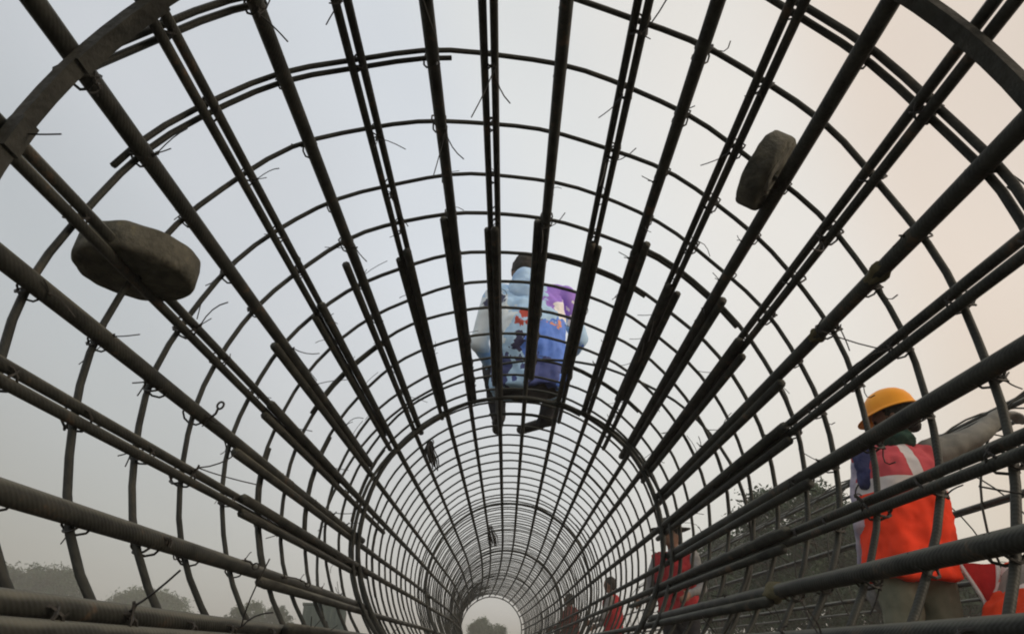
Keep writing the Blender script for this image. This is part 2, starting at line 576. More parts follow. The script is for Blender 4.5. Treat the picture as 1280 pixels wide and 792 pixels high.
# ------------------------------------------------------------------ concrete spacer wheels threaded on hoops
def spacer(c, axis, tilt_dir, rad, th, label, seed):
    root = thing('concrete_spacer', label, 'spacer', c, 0, 'concrete spacer wheels on the hoops')
    ax = Vector(axis).normalized()
    u = ax.cross(Vector(tilt_dir)).normalized()
    w = ax.cross(u)
    prof = [(0.011, th * .42), (0.016, th * .5), (rad * .5, th * .5), (rad * .78, th * .5), (rad * .80, th * .46), (rad * .93, th * .46), (rad * .985, th * .38), (rad, th * .30), (rad, -th * .30), (rad * .985, -th * .38),
            (rad * .93, -th * .46), (rad * .80, -th * .46), (rad * .78, -th * .5), (rad * .5, -th * .5), (0.016, -th * .5), (0.011, -th * .42)]
    n = 80
    V, F = [], []
    for k in range(n):
        a = 2 * math.pi * k / n
        for j, (pr, ph) in enumerate(prof):
            q = (u * math.cos(a) + w * math.sin(a))
            d = 1 + (0.018 * noise.noise(q * 2.2 + Vector((seed, 0, 0))) - 0.022 * max(0, noise.noise(q * 5 + Vector((seed, 0, ph * 25))) - .18)) * (pr / rad)
            V.append(q * pr * d + ax * (ph + 0.004 * noise.noise(q * 3 * pr / rad + Vector((0, seed, 0)))))
    m = len(prof)
    for k in range(n):
        l = (k + 1) % n
        for j in range(m):
            i = (j + 1) % m
            F.append((k * m + j, k * m + i, l * m + i, l * m + j))
    dsc = pyd('disc', V, F, M['concrete'], root)
    dsc.data.set_sharp_from_angle(angle=R_(48))
    return root
def hoop_tangent(h, phi):
    return (on_cage(phi + .02, hoop_y(h, phi + .02), RAD) - on_cage(phi - .02, hoop_y(h, phi - .02), RAD)).normalized()
hB = (1.175, 0.170, -0.182)
hA = (0.988, 0.171, -0.145)
spacer((-0.7192, 1.0564, 0.6607 + CAMZ), (0.03, 0.012, 0.99), (0, 1, 0), 0.107, 0.063, 'large round concrete spacer wheel on the left side of the cage', 3)
spacer((0.5924, 1.1592, 0.9967 + CAMZ), (-0.762, 0.153, 0.629), (0, 0, 1), 0.0915, 0.0556, 'smaller oval concrete spacer wheel high on the right side of the cage', 8)

# bundles of tie wire hooked over the hoops above
def wire_bundle(y, deg, Lh, label, seed, fat):
    g = random.Random(seed)
    top = on_cage(R_(deg), y, RAD - 0.01)
    root = thing('wire_bundle', label, 'wire bundle', top, 0, 'tie wire bundles hanging in the cage')
    geos = []
    for i in range(26):
        off = Vector((g.gauss(0, fat), g.gauss(0, fat), 0))
        sway = Vector((0.18, 0.10, 0)) * Lh
        l = Lh * g.uniform(.75, 1.05)
        geos.append(tube_geo([Vector((0, 0, .012)) + off * .3, off * .8 + Vector((0, 0, -.3 * l)), off * 1.2 + sway * .5 + Vector((0, 0, -.65 * l)), off + sway + Vector((0, 0, -l))], 0.0035, 4))
    V, F = merge(*geos)
    pyd('strands', V, F, M['wire'], root)
    V, F = tube_geo([Vector((0.02 * math.cos(t), 0.0, 0.004 + 0.02 * math.sin(t))) for t in [2 * math.pi * k / 12 for k in range(12)]], 0.003, 5, closed=True)
    pyd('hook', V, F, M['wire'], root)
wire_bundle(3.72, -39.6, 0.15, 'dark bundle of tie wire hanging lower left of the seated man', 1, 0.016)
wire_bundle(7.45, -15.5, 0.2, 'small dark bundle of tie wire hanging far down the cage', 2, 0.022)

# ------------------------------------------------------------------ neighbouring cage on the right
NX, NZ, NR = 3.12, 1.09, 0.80
cage2 = thing('reinforcement_cage', 'second rebar cage lying behind the worker in the yellow helmet', 'rebar cage', (NX, 0, 0))
for k in range(16):
    a = 2 * math.pi * (k + .35) / 16 + rng.uniform(-.04, .04)
    pts = [Vector((NR * math.sin(a + .003 * math.sin(y)), y, NZ + NR * math.cos(a + .003 * math.sin(y)))) for y in np.linspace(0.4, 14.0, 14)]
    V, F = tube_geo(pts, 0.0135, 7)
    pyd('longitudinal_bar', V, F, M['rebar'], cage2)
V, F = tube_geo([Vector((NR * 1.02 * math.sin(a), 0.05 * math.sin(a), NR * 1.02 * math.cos(a))) for a in np.linspace(0, 2 * math.pi, 49)[:-1]], 0.006, 5, closed=True)
hm = None
yy = 0.6
while yy < 14:
    if hm is None:
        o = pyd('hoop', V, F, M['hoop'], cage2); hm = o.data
    else:
        o = mesh_obj('hoop', hm, None, cage2)
    o.location = (0, yy, NZ)
    o.rotation_euler = (rng.uniform(-.04, .04), rng.uniform(0, 6), rng.uniform(-.05, .05))
    yy += 0.62 + rng.uniform(-.12, .12)

# timber sleepers that carry the cages
for i, y in enumerate((0.9, 5.0, 9.2, 13.4)):
    for (xc, bot, nm) in ((AX, AZ - RAD - 0.012, ''), (NX, NZ - NR * 1.02 - 0.008, 'second ')):
        V, F = box_geo((0, 0, bot / 2 - 0.05), (1.1, 0.16, bot + 0.02), 0.006)
        o = pyd('timber_sleeper', V, F, M['timber'], smooth=False)
        o.location = (xc, y + (0.4 if nm else 0), 0)
        tag(o, '%s timber sleeper from the near end carrying the %scage' % (('first', 'second', 'third', 'fourth')[i], nm or 'viewer\'s '), 'sleeper', 'timber sleepers under the cages')

# ------------------------------------------------------------------ people
def ellipsoid_geo(c, a, b, d, nu=16, nv=10):
    c, a, b, d = Vector(c), Vector(a), Vector(b), Vector(d)
    V = [c + d]
    for j in range(1, nv):
        t = math.pi * j / nv
        for i in range(nu):
            p = 2 * math.pi * i / nu
            V.append(c + d * math.cos(t) + (a * math.cos(p) + b * math.sin(p)) * math.sin(t))
    V.append(c - d)
    F = []
    for i in range(nu):
        k = (i + 1) % nu
        F.append((0, 1 + i, 1 + k))
        for j in range(nv - 2):
            q = 1 + j * nu
            F.append((q + i, q + nu + i, q + nu + k, q + k))
        q = 1 + (nv - 2) * nu
        F.append((q + k, q + i, len(V) - 1))
    return V, F

def capsule_geo(p0, r0, p1, r1, n=12):
    p0, p1 = Vector(p0), Vector(p1)
    t = (p1 - p0).normalized()
    pts, rad = [], []
    for a in (-1, -.85, -.5, 0):
        pts.append(p0 + t * r0 * a); rad.append(max(0.0008, r0 * math.sqrt(max(0, 1 - a * a))))
    for a in (0, .5, .85, 1):
        pts.append(p1 + t * r1 * a); rad.append(max(0.0008, r1 * math.sqrt(max(0, 1 - a * a))))
    return tube_geo(pts, rad, n)

def solidify_union(name, geos, voxel, smooth_it, mat=None, parent=None):
    V, F = merge(*geos)
    me = bpy.data.meshes.new(name + '_raw')
    me.from_pydata([tuple(v) for v in V], [], F)
    bm = bmesh.new(); bm.from_mesh(me)
    bmesh.ops.recalc_face_normals(bm, faces=bm.faces[:])
    bm.to_mesh(me); bm.free()
    o = bpy.data.objects.new('tmp', me)
    COL.objects.link(o)
    r = o.modifiers.new('r', 'REMESH'); r.mode = 'VOXEL'; r.voxel_size = voxel; r.use_smooth_shade = True
    s = o.modifiers.new('s', 'SMOOTH'); s.factor = 0.5; s.iterations = smooth_it
    dg = bpy.context.evaluated_depsgraph_get()
    out = bpy.data.meshes.new_from_object(o.evaluated_get(dg))
    out.name = name
    bpy.data.objects.remove(o); bpy.data.meshes.remove(me)
    out.materials.clear()
    return out

def push(me, fn, mask=None):
    """move vertices along their normals by fn(co)"""
    n = len(me.vertices)
    co = np.empty(n * 3, 'f'); no = np.empty(n * 3, 'f')
    me.vertices.foreach_get('co', co)
    me.vertex_normals.foreach_get('vector', no)
    co = co.reshape(-1, 3); no = no.reshape(-1, 3)
    amt = np.array([fn(Vector(c)) if (mask is None or mask[i]) else 0.0 for i, c in enumerate(co)])
    me.vertices.foreach_set('co', (co + no * amt[:, None]).astype('f').ravel())
    me.update()

def fold(me, amp, scale, seed):
    off = Vector((seed * 3.1, seed, 0))
    push(me, lambda q: amp * (noise.noise(Vector((q.x * scale, q.y * scale, q.z * scale * 0.55)) + off) + 0.5 * noise.noise(q * scale * 2.3 + off)))

def cloth(name, c1, c2, scale=25, rough=0.9):
    return mat_noise(name, c1, c2, scale, rough, 0.25, 220, spec=0.12, dist=0.004)

M['skin'] = mat_noise('skin_brown', (0.16, 0.085, 0.055), (0.22, 0.12, 0.08), 12, 0.55, spec=0.35)
M['hair'] = mat_noise('hair_black', (0.008, 0.007, 0.006), (0.02, 0.017, 0.014), 60, 0.6, 0.5, 160)
M['shoe'] = mat_noise('shoe_dark', (0.015, 0.013, 0.012), (0.04, 0.036, 0.032), 20, 0.7)
M['eye'] = mat_noise('eye_dark', (0.02, 0.015, 0.012), (0.04, 0.03, 0.025), 20, 0.2)
M['khaki'] = cloth('sleeve_khaki', (0.15, 0.15, 0.135), (0.24, 0.235, 0.21), 12)
M['lilac'] = cloth('sleeve_lilac', (0.30, 0.28, 0.38), (0.55, 0.50, 0.58), 18)
M['navy'] = cloth('cloth_navy', (0.025, 0.03, 0.09), (0.07, 0.08, 0.18), 22)
M['trouser'] = cloth('trouser_grey_green', (0.16, 0.17, 0.125), (0.24, 0.245, 0.185), 9)
M['trouser_dark'] = cloth('trouser_dark', (0.018, 0.018, 0.022), (0.04, 0.04, 0.045), 12)
M['grey'] = cloth('shirt_grey', (0.14, 0.14, 0.145), (0.24, 0.24, 0.24), 12)
M['glove'] = cloth('glove_grey', (0.22, 0.22, 0.22), (0.36, 0.35, 0.34), 30)
M['helmet'] = mat_noise('helmet_yellow', (0.82, 0.29, 0.006), (0.88, 0.35, 0.010), 10, 0.45, spec=0.25)
M['scarf'] = cloth('scarf_dark_green', (0.012, 0.03, 0.024), (0.03, 0.07, 0.05), 20)
M['red_tail'] = cloth('tail_red', (0.42, 0.018, 0.022), (0.58, 0.03, 0.03), 14)
M['white_tape'] = cloth('white_tape', (0.55, 0.54, 0.53), (0.68, 0.66, 0.64), 30)
M['hat_dark'] = cloth('hat_dark', (0.03, 0.028, 0.024), (0.06, 0.055, 0.045), 20)
M['vest_dull'] = cloth('vest_dull_red', (0.26, 0.022, 0.028), (0.40, 0.035, 0.04), 12)
M['vest_brown'] = cloth('vest_brown_red', (0.13, 0.03, 0.03), (0.22, 0.05, 0.045), 12)

def mat_vest(name, low, high, band, tape, strips):
    """hi-vis vest cloth: solid below the band, mesh above it, sewn-on reflective tape"""
    m, nt, b = mat_new(name)
    tc = nt.nodes.new('ShaderNodeTexCoord')
    sp = nt.nodes.new('ShaderNodeSeparateXYZ')
    nt.links.new(tc.outputs['Object'], sp.inputs[0])
    def rng_mask(sock, lo, hi):
        a = nt.nodes.new('ShaderNodeMath'); a.operation = 'GREATER_THAN'; a.inputs[1].default_value = lo
        c = nt.nodes.new('ShaderNodeMath'); c.operation = 'LESS_THAN'; c.inputs[1].default_value = hi
        d = nt.nodes.new('ShaderNodeMath'); d.operation = 'MULTIPLY'
        nt.links.new(sock, a.inputs[0]); nt.links.new(sock, c.inputs[0])
        nt.links.new(a.outputs[0], d.inputs[0]); nt.links.new(c.outputs[0], d.inputs[1])
        return d.outputs[0]
    def mix(f, A, B):
        x = nt.nodes.new('ShaderNodeMix'); x.data_type = 'RGBA'
        nt.links.new(f, x.inputs['Factor'])
        for nm, c in (('A', A), ('B', B)):
            if isinstance(c, tuple):
                x.inputs[nm].default_value = (*c, 1)
            else:
                nt.links.new(c, x.inputs[nm])
        return x.outputs['Result']
    col = mix(rng_mask(sp.outputs['Z'], band[1], 9), low, high)
    n = nt.nodes.new('ShaderNodeTexNoise'); n.inputs['Scale'].default_value = 9; n.inputs['Detail'].default_value = 5
    nt.links.new(tc.outputs['Object'], n.inputs['Vector'])
    hs = nt.nodes.new('ShaderNodeHueSaturation')
    mr = nt.nodes.new('ShaderNodeMapRange'); mr.inputs['To Min'].default_value = 0.7; mr.inputs['To Max'].default_value = 1.25
    nt.links.new(n.outputs['Fac'], mr.inputs['Value']); nt.links.new(mr.outputs['Result'], hs.inputs['Value'])
    nt.links.new(col, hs.inputs['Color'])
    col = hs.outputs['Color']
    col = mix(rng_mask(sp.outputs['Z'], band[0], band[1]), col, tape)
    for (lo, hi) in strips:
        mk = nt.nodes.new('ShaderNodeMath'); mk.operation = 'MULTIPLY'
        nt.links.new(rng_mask(sp.outputs['X'], lo, hi), mk.inputs[0])
        nt.links.new(rng_mask(sp.outputs['Z'], band[1] - 0.001, 9), mk.inputs[1])
        col = mix(mk.outputs[0], col, tape)
    nt.links.new(col, b.inputs['Base Color'])
    b.inputs['Roughness'].default_value = 0.85
    b.inputs['Specular IOR Level'].default_value = 0.15
    return m

def stand(H, face, lean=(0, 0)):
    """joints of a standing figure of height H, facing the angle face (radians, 0 = +Y, positive to the left)"""
    s = H / 1.75
    f = Vector((-math.sin(face), math.cos(face), 0))
    x = Vector((math.cos(face), math.sin(face), 0))
    def P(a, b, z):
        return (x * a + f * b + Vector((0, 0, z))) * s + Vector((lean[0], lean[1], 0)) * max(0, z - 0.9)
    j = dict(s=s, f=f, x=x, face=f.copy(), head=P(0, .02, 1.62), neck=P(0, -.005, 1.49), chest=P(0, 0, 1.29), waist=P(0, 0, 1.10), pelvis=P(0, 0, .95))
    for sd_, n in ((-1, 'L'), (1, 'R')):
        j['sh' + n] = P(.185 * sd_, -.01, 1.425); j['el' + n] = P(.235 * sd_, -.02, 1.13); j['wr' + n] = P(.245 * sd_, .06, .88)
        j['hip' + n] = P(.092 * sd_, 0, .91); j['kn' + n] = P(.10 * sd_, .02, .49); j['an' + n] = P(.105 * sd_, -.01, .085); j['to' + n] = P(.125 * sd_, .17, .035)
        j['hd' + n] = Vector((0, 0, -1)); j['pn' + n] = -x * sd_
    return j

def hand_geo(w, d, pn, side, s, curl=0.5):
    d = Vector(d).normalized(); pn = Vector(pn); pn = (pn - d * pn.dot(d)).normalized()
    lat = d.cross(pn).normalized() * side
    G = [ellipsoid_geo(w + d * .048 * s, lat * .041 * s, pn * .017 * s, d * .055 * s)]
    G.append(capsule_geo(w - d * .01, .026 * s, w + d * .03 * s, .024 * s))
    for k, (o, l) in enumerate(((.031, .070), (.0105, .080), (-.0105, .075), (-.031, .060))):
        b = w + d * (.090 - abs(o) * .2) * s + lat * o * s
        d1 = (d * math.cos(curl) + pn * math.sin(curl)).normalized()
        d2 = (d * math.cos(curl * 2.2) + pn * math.sin(curl * 2.2)).normalized()
        m = b + d1 * l * .52 * s
        G.append(capsule_geo(b - d * .02 * s, .0098 * s, m, .0094 * s, 8)); G.append(capsule_geo(m, .0094 * s, m + d2 * l * .48 * s, .0078 * s, 8))
    tb = w + d * .025 * s + lat * .030 * s
    tm = tb + (d * .6 + lat * .75 + pn * .2).normalized() * .036 * s
    G.append(capsule_geo(tb, .013 * s, tm, .0115 * s, 8)); G.append(capsule_geo(tm, .0112 * s, tm + (d * .8 + lat * .3 + pn * .5).normalized() * .032 * s, .009 * s, 8))
    return G

def build_person(root, j, mats, voxel, seed, hair=True, curl=0.5, arm=1.0, arm_l=None):
    """one continuous body mesh (skin and clothes told apart by material), hair and eyes as children"""
    s, x, f = j['s'], j['x'], j['f']
    up = Vector((0, 0, 1))
    arm_r = arm
    S = []                                               # (geo, p0, p1, r, tag)
    def cap(a, ra, b, rb, tg):
        S.append((capsule_geo(a, ra * s, b, rb * s), Vector(a), Vector(b), (ra + rb) / 2 * s, tg))
    def ell(c, la, lb, lc, ax, tg):
        ax = ax.normalized(); fw = (f - ax * f.dot(ax)).normalized(); lt = ax.cross(fw).normalized()
        S.append((ellipsoid_geo(c, lt * la * s, fw * lb * s, ax * lc * s), Vector(c) - ax * lc * s * .4, Vector(c) + ax * lc * s * .4, (la + lb) / 2 * s, tg))
    sp1 = j['waist'] - j['pelvis']; sp2 = j['chest'] - j['waist']; sp3 = j['neck'] - j['chest']
    ell(j['pelvis'], .165, .122, .145, sp1, 'legs')
    ell(j['waist'], .142, .108, .165, sp2, 'torso')
    ell(j['chest'], .170, .122, .185, sp3, 'torso')
    cap(j['shL'] * .85 + j['shR'] * .15 - sp3.normalized() * .02, .062, j['shR'] * .85 + j['shL'] * .15 - sp3.normalized() * .02, .062, 'torso')
    cap(j['neck'] - sp3.normalized() * .05, .062, j['neck'] + (j['head'] - j['neck']) * .5, .052, 'skin')
    h, fc = j['head'], j['face'].normalized()
    hu = j.get('headup', up).normalized()
    fc = (fc - hu * fc.dot(hu)).normalized(); hl = fc.cross(hu)
    def hell(off, a, b, d):
        c = h + (hl * off[0] + fc * off[1] + hu * off[2]) * s
        S.append((ellipsoid_geo(c, hl * a * s, fc * b * s, hu * d * s), c, c + hu * .001, (a + b) / 2 * s, 'skin'))
    hell((0, 0, .015), .077, .098, .108)
    hell((0, .035, -.055), .055, .060, .062)             # jaw
    hell((0, .066, -.082), .022, .018, .020)             # chin
    hell((0, .100, -.012), .013, .020, .026)             # nose
    hell((0, .088, .028), .055, .014, .010)              # brow
    hell((0, .092, -.052), .024, .010, .007)             # lips
    hell((.076, -.005, -.008), .010, .018, .030)
    hell((-.076, -.005, -.008), .010, .018, .030)
    for n, sd_ in (('L', -1), ('R', 1)):
        arm = arm_l if (n == 'L' and arm_l) else (arm_r if n == 'R' else arm)
        cap(j['sh' + n], .062 * arm, j['el' + n], .047 * arm, 'arm' + n)
        cap(j['el' + n], .046 * arm, j['wr' + n], .034 * arm, 'arm' + n)
        cap(j['hip' + n], .096, j['kn' + n], .068, 'legs')
        cap(j['kn' + n], .066, j['an' + n], .048, 'legs')
        an, to = j['an' + n], j['to' + n]
        d = (to - an); dl = Vector((d.x, d.y, 0)).normalized() if 'footdir' not in j else d.normalized()
        cap(an - dl * .045 * s - up * .035 * s * (1 if 'footdir' not in j else .6), .036, to - dl * .02, .033, 'shoe')
        for g in hand_geo(j['wr' + n], j['hd' + n], j['pn' + n], sd_, s, curl):
            w = j['wr' + n]
            S.append((g, w + Vector(j['hd' + n]).normalized() * .02, w + Vector(j['hd' + n]).normalized() * .16 * s, .03 * s, 'hand'))
    me = solidify_union('body', [q[0] for q in S], voxel, 5)
    tags = ['skin', 'torso', 'armL', 'armR', 'legs', 'shoe', 'hand']
    for t in tags:
        me.materials.append(M[mats[t]])
    C = np.array([p.center[:] for p in me.polygons])
    best = np.full(len(C), 1e9); idx = np.zeros(len(C), int)
    for (_, a, b, r, t) in S:
        a = np.array(a); b = np.array(b); ab = b - a
        tt = np.clip(((C - a) @ ab) / max(1e-9, ab @ ab), 0, 1)
        dd = np.linalg.norm(C - (a + tt[:, None] * ab), axis=1) - r
        m = dd < best
        best[m] = dd[m]; idx[m] = tags.index(t)
    me.polygons.foreach_set('material_index', idx.tolist())
    clothed = np.zeros(len(me.vertices), bool)
    for p in me.polygons:
        if idx[p.index] in (1, 2, 3, 4):
            for v in p.vertices:
                clothed[v] = True
    off = Vector((seed, seed * 2.3, 0))
    push(me, lambda q: 0.0075 * (noise.noise(q * 11 + off) + .6 * noise.noise(q * 24 + off)), clothed)
    body = mesh_obj('body', me, None, root)
    if hair:
        G = [ellipsoid_geo(h + (hu * .028 - fc * .012) * s, hl * .083 * s, fc * .098 * s, hu * .102 * s),
             ellipsoid_geo(h + (-hu * .015 - fc * .055) * s, hl * .070 * s, fc * .052 * s, hu * .075 * s)]
        hm_ = solidify_union('hair', G, .009, 3)
        # keep the hair off the face
        bm = bmesh.new(); bm.from_mesh(hm_)
        kill = [v for v in bm.verts if (v.co - h).dot(fc) > .062 * s and (v.co - h).dot(hu) < .075 * s]
        bmesh.ops.delete(bm, geom=kill, context='VERTS'); bm.to_mesh(hm_); bm.free()
        fold(hm_, .008, 38, seed)
        mesh_obj('hair', hm_, M['hair'], root)
    for sd_ in (-1, 1):
        V, F = ellipsoid_geo(h + (hl * .032 * sd_ + fc * .088 + hu * .008) * s, hl * .013 * s, fc * .010 * s, hu * .008 * s, 10, 6)
        pyd('eye', V, F, M['eye'], root)
    return body

def build_vest(root, j, mat, voxel, seed, hem=-0.09, grow=1.0, name='vest'):
    s, f = j['s'], j['f']
    G = []
    def ell(c, la, lb, lc, ax):
        ax = ax.normalized(); fw = (f - ax * f.dot(ax)).normalized(); lt = ax.cross(fw).normalized()
        G.append(ellipsoid_geo(c, lt * la * s, fw * lb * s, ax * lc * s))
    # a loft from the hem up to the shoulders
    sp = [(j['pelvis'] + (j['pelvis'] - j['waist']).normalized() * (-hem) * s, .205, .160), (j['pelvis'], .200, .155), (j['waist'], .185, .145),
          (j['chest'] * .7 + j['waist'] * .3, .195, .150), (j['chest'] + (j['neck'] - j['chest']) * .25, .198, .145), (j['chest'] + (j['neck'] - j['chest']) * .62, .185, .115), (j['chest'] + (j['neck'] - j['chest']) * .88, .12, .085)]
    V, F = [], []
    n = 28
    for (c, a, b) in sp:
        lt = j['x']; fw = f
        for k in range(n):
            t = 2 * math.pi * k / n
            ct, st = math.cos(t), math.sin(t)
            e = 0.78
            V.append(Vector(c) + lt * (math.copysign(abs(ct) ** e, ct) * a * s * grow) + fw * (math.copysign(abs(st) ** e, st) * b * s * grow))
    for q in range(len(sp) - 1):
        for k in range(n):
            l = (k + 1) % n
            F.append((q * n + k, q * n + l, q * n + n + l, q * n + n + k))
    F.append(tuple(range(n - 1, -1, -1))); F.append(tuple((len(sp) - 1) * n + k for k in range(n)))
    G.append((V, F))
    for nme in ('L', 'R'):
        d = (j['neck'] - j['chest']).normalized()
        G.append(capsule_geo(j['neck'] - d * .055 * s, .055 * s, j['sh' + nme] * .9 + j['neck'] * .1 - d * .005, .066 * s))
    me = solidify_union(name, G, voxel, 4)
    fold(me, .019, 8, seed)
    fold(me, .009, 24, seed + 3)
    return mesh_obj(name, me, mat, root)

def build_helmet(root, j, mat, name='helmet'):
    s = j['s']; hu = j.get('headup', Vector((0, 0, 1))).normalized(); fc = j['face']; fc = (fc - hu * fc.dot(hu)).normalized(); hl = fc.cross(hu)
    c = j['head'] + hu * .045 * s
    V, F = [], []
    n = 32
    prof = [(.001, .118), (.035, .114), (.065, .101), (.090, .076), (.104, .045), (.110, .012), (.113, .0), (.127, -.008), (.127, -.012), (.108, -.008), (.100, .02), (.06, .09), (.001, .105)]
    for (r, z) in prof:
        for k in range(n):
            a = 2 * math.pi * k / n
            ca, sa = math.cos(a), math.sin(a)
            fx = 1.13 if sa > 0 else 1.10
            rr = r
            zz = z
            if r > .114 and sa > .2:                      # peak over the brow
                rr = r + .035 * (sa - .2); zz = z - .012 * sa
            ridge = .006 * math.exp(-(ca * r / .014) ** 2) if z > .02 and r < .105 else 0
            V.append(c + (hl * ca * rr + fc * sa * rr * fx + hu * (zz + ridge)) * s)
    for q in range(len(prof) - 1):
        for k in range(n):
            l = (k + 1) % n
            F.append((q * n + k, q * n + l, q * n + n + l, q * n + n + k))
    return pyd(name, V, F, mat, root)

# -- worker with the yellow helmet, between the two cages
WX, WY = 1.755, 2.95
w1 = thing('person', 'worker in yellow helmet and red-orange vest reaching out an arm at right', 'person', (WX, WY, 0))
j = stand(1.70, R_(12), lean=(0.14, 0.02))
j['head'] = Vector((0.145, 0.05, 1.585)); j['face'] = Vector((-0.75, 0.62, -0.30)); j['headup'] = Vector((-0.16, 0.12, 1))
j['shR'] = Vector((0.245, 0.03, 1.405)); j['elR'] = Vector((0.50, 0.02, 1.50)); j['wrR'] = Vector((0.70, 0.09, 1.625))
j['hdR'] = Vector((0.8, 0.2, 0.15)); j['pnR'] = Vector((0, 0, -1))
j['shL'] = Vector((-0.075, 0.03, 1.375)); j['elL'] = Vector((-0.135, 0.06, 1.09)); j['wrL'] = Vector((-0.10, 0.18, 0.86))
build_person(w1, j, dict(skin='skin', torso='khaki', armL='lilac', armR='khaki', legs='trouser', shoe='shoe', hand='glove'), 0.009, 1, curl=.55, arm=1.08, arm_l=0.95)
V, F = merge(ellipsoid_geo(j['neck'] + Vector((.0, -.01, .015)), Vector((.085, 0, 0)), Vector((0, .085, 0)), Vector((.01, 0, .055))))
sc = solidify_union('neck_scarf', [(V, F)], .010, 2); fold(sc, .014, 22, 5); mesh_obj('neck_scarf', sc, M['scarf'], w1)
M['vest_hi'] = mat_vest('vest_red_orange', (0.88, 0.056, 0.018), (0.50, 0.075, 0.09), (1.205, 1.265), (0.60, 0.56, 0.55), ((0.035, 0.085),))
build_vest(w1, j, M['vest_hi'], 0.013, 4, hem=-0.085)
build_helmet(w1, j, M['helmet'])
V, F = capsule_geo(j['shL'] + Vector((-.02, -.05, .03)), .050, j['shL'] + Vector((-.03, -.055, -.11)), .045)
sh = solidify_union('shoulder_cloth', [(V, F)], .012, 2); fold(sh, .012, 20, 2); mesh_obj('shoulder_cloth', sh, M['navy'], w1)
# red cloth tail with pale edging hanging at the hip
def cloth_tail(parent):
    V, F = [], []
    n = 9
    top, tip = 0.905, 0.705
    for k in range(n):
        t = k / (n - 1)
        hw = .056 * (1 - t) + .008
        z = top + (tip - top) * t
        for q in range(5):
            u = q / 4 * 2 - 1
            yv = .018 * math.sin(u * 4 + t * 3) - .10
            V.append((0.228 - .01 * t + u * hw, yv, z))
    m = len(V)
    V += [(a, b + .006, c) for a, b, c in V]
    for k in range(n - 1):
        for q in range(4):
            a = k * 5 + q
            F.append((a, a + 1, a + 6, a + 5)); F.append((m + a, m + a + 5, m + a + 6, m + a + 1))
    o = pyd('cloth_tail', V, F, M['red_tail'], parent)
    for sgn, off in ((0, -.006), (4, .006)):
        pts = [Vector(V[k * 5 + sgn]) + Vector((off, -.002, 0)) for k in range(n)]
        g, q = tube_geo(pts, .0085, 5)
        pyd('edging', g, q, M['white_tape'], o)
cloth_tail(w1)

# -- second worker stooping at the right edge
w2 = thing('person', 'stooping worker in orange vest cut off by the right edge of the picture', 'person', (1.925, 2.62, 0.0))
j = stand(1.66, R_(-70))
ov = dict(pelvis=(0, 0, .50), waist=(0.05, 0.02, .63), chest=(0.16, 0.05, .78), neck=(0.29, 0.09, .90), head=(0.40, 0.12, .99),
          shL=(0.20, 0.23, .84), shR=(0.24, -0.11, .84), elL=(0.12, 0.36, .66), wrL=(0.30, 0.42, .55), elR=(0.34, -0.16, .60), wrR=(0.42, -0.04, .42),
          hipL=(0.02, .09, .47), hipR=(0.02, -.09, .47), knL=(0.33, .19, .50), knR=(0.36, -.08, .46), anL=(0.12, .15, .085), anR=(0.13, -.09, .085), toL=(0.29, .20, .035), toR=(0.30, -.12, .035))
for k_, v_ in ov.items():
    j[k_] = Vector(v_)
j['face'] = Vector((.9, .2, -.5)); j['headup'] = Vector((.35, .1, .9)); j['hdL'] = Vector((.6, .1, -.6)); j['hdR'] = Vector((.4, .3, -.7))
build_person(w2, j, dict(skin='skin', torso='khaki', armL='trouser_dark', armR='trouser_dark', legs='trouser_dark', shoe='shoe', hand='skin'), 0.014, 2)
M['vest_or'] = mat_vest('vest_orange', (0.66, 0.055, 0.016), (0.66, 0.07, 0.02), (0.79, 0.83), (0.60, 0.57, 0.54), ((0.12, 0.165),))
build_vest(w2, j, M['vest_or'], 0.015, 9, hem=-0.04)

# -- man seated on top of the cage, back to the viewer
TOP = AZ + RAD + 0.006
m1 = thing('person', 'dark-haired man in a bright blue, white and purple jacket sitting on top of the cage', 'person', (0.115, 3.46, TOP))
m1.scale = (1.12, 1.0, 1.10)
j = stand(1.70, 0.0)
ov = dict(pelvis=(0, 0.02, .125), waist=(0, -.03, .27), chest=(0.01, -.03, .47), neck=(-.01, 0.03, .68), head=(-.015, .10, .815),
          shL=(-.19, -.01, .595), shR=(.205, -.01, .61), elL=(-.27, .03, .33), elR=(.275, .02, .35), wrL=(-.19, .25, .27), wrR=(.20, .25, .30),
          hipL=(-.10, .04, .11), hipR=(.10, .04, .11), knL=(-.20, .42, .34), knR=(.22, .48, .34), anL=(-.16, .50, .05), anR=(.11, .60, .07), toL=(-.17, .68, .02), toR=(-.04, .72, .036))
for k_, v_ in ov.items():
    j[k_] = Vector(v_)
j['face'] = Vector((-.05, .85, -.45)); j['headup'] = Vector((0, .35, .93)); j['hdL'] = Vector((.2, .8, -.3)); j['hdR'] = Vector((-.2, .8, -.3)); j['footdir'] = 1

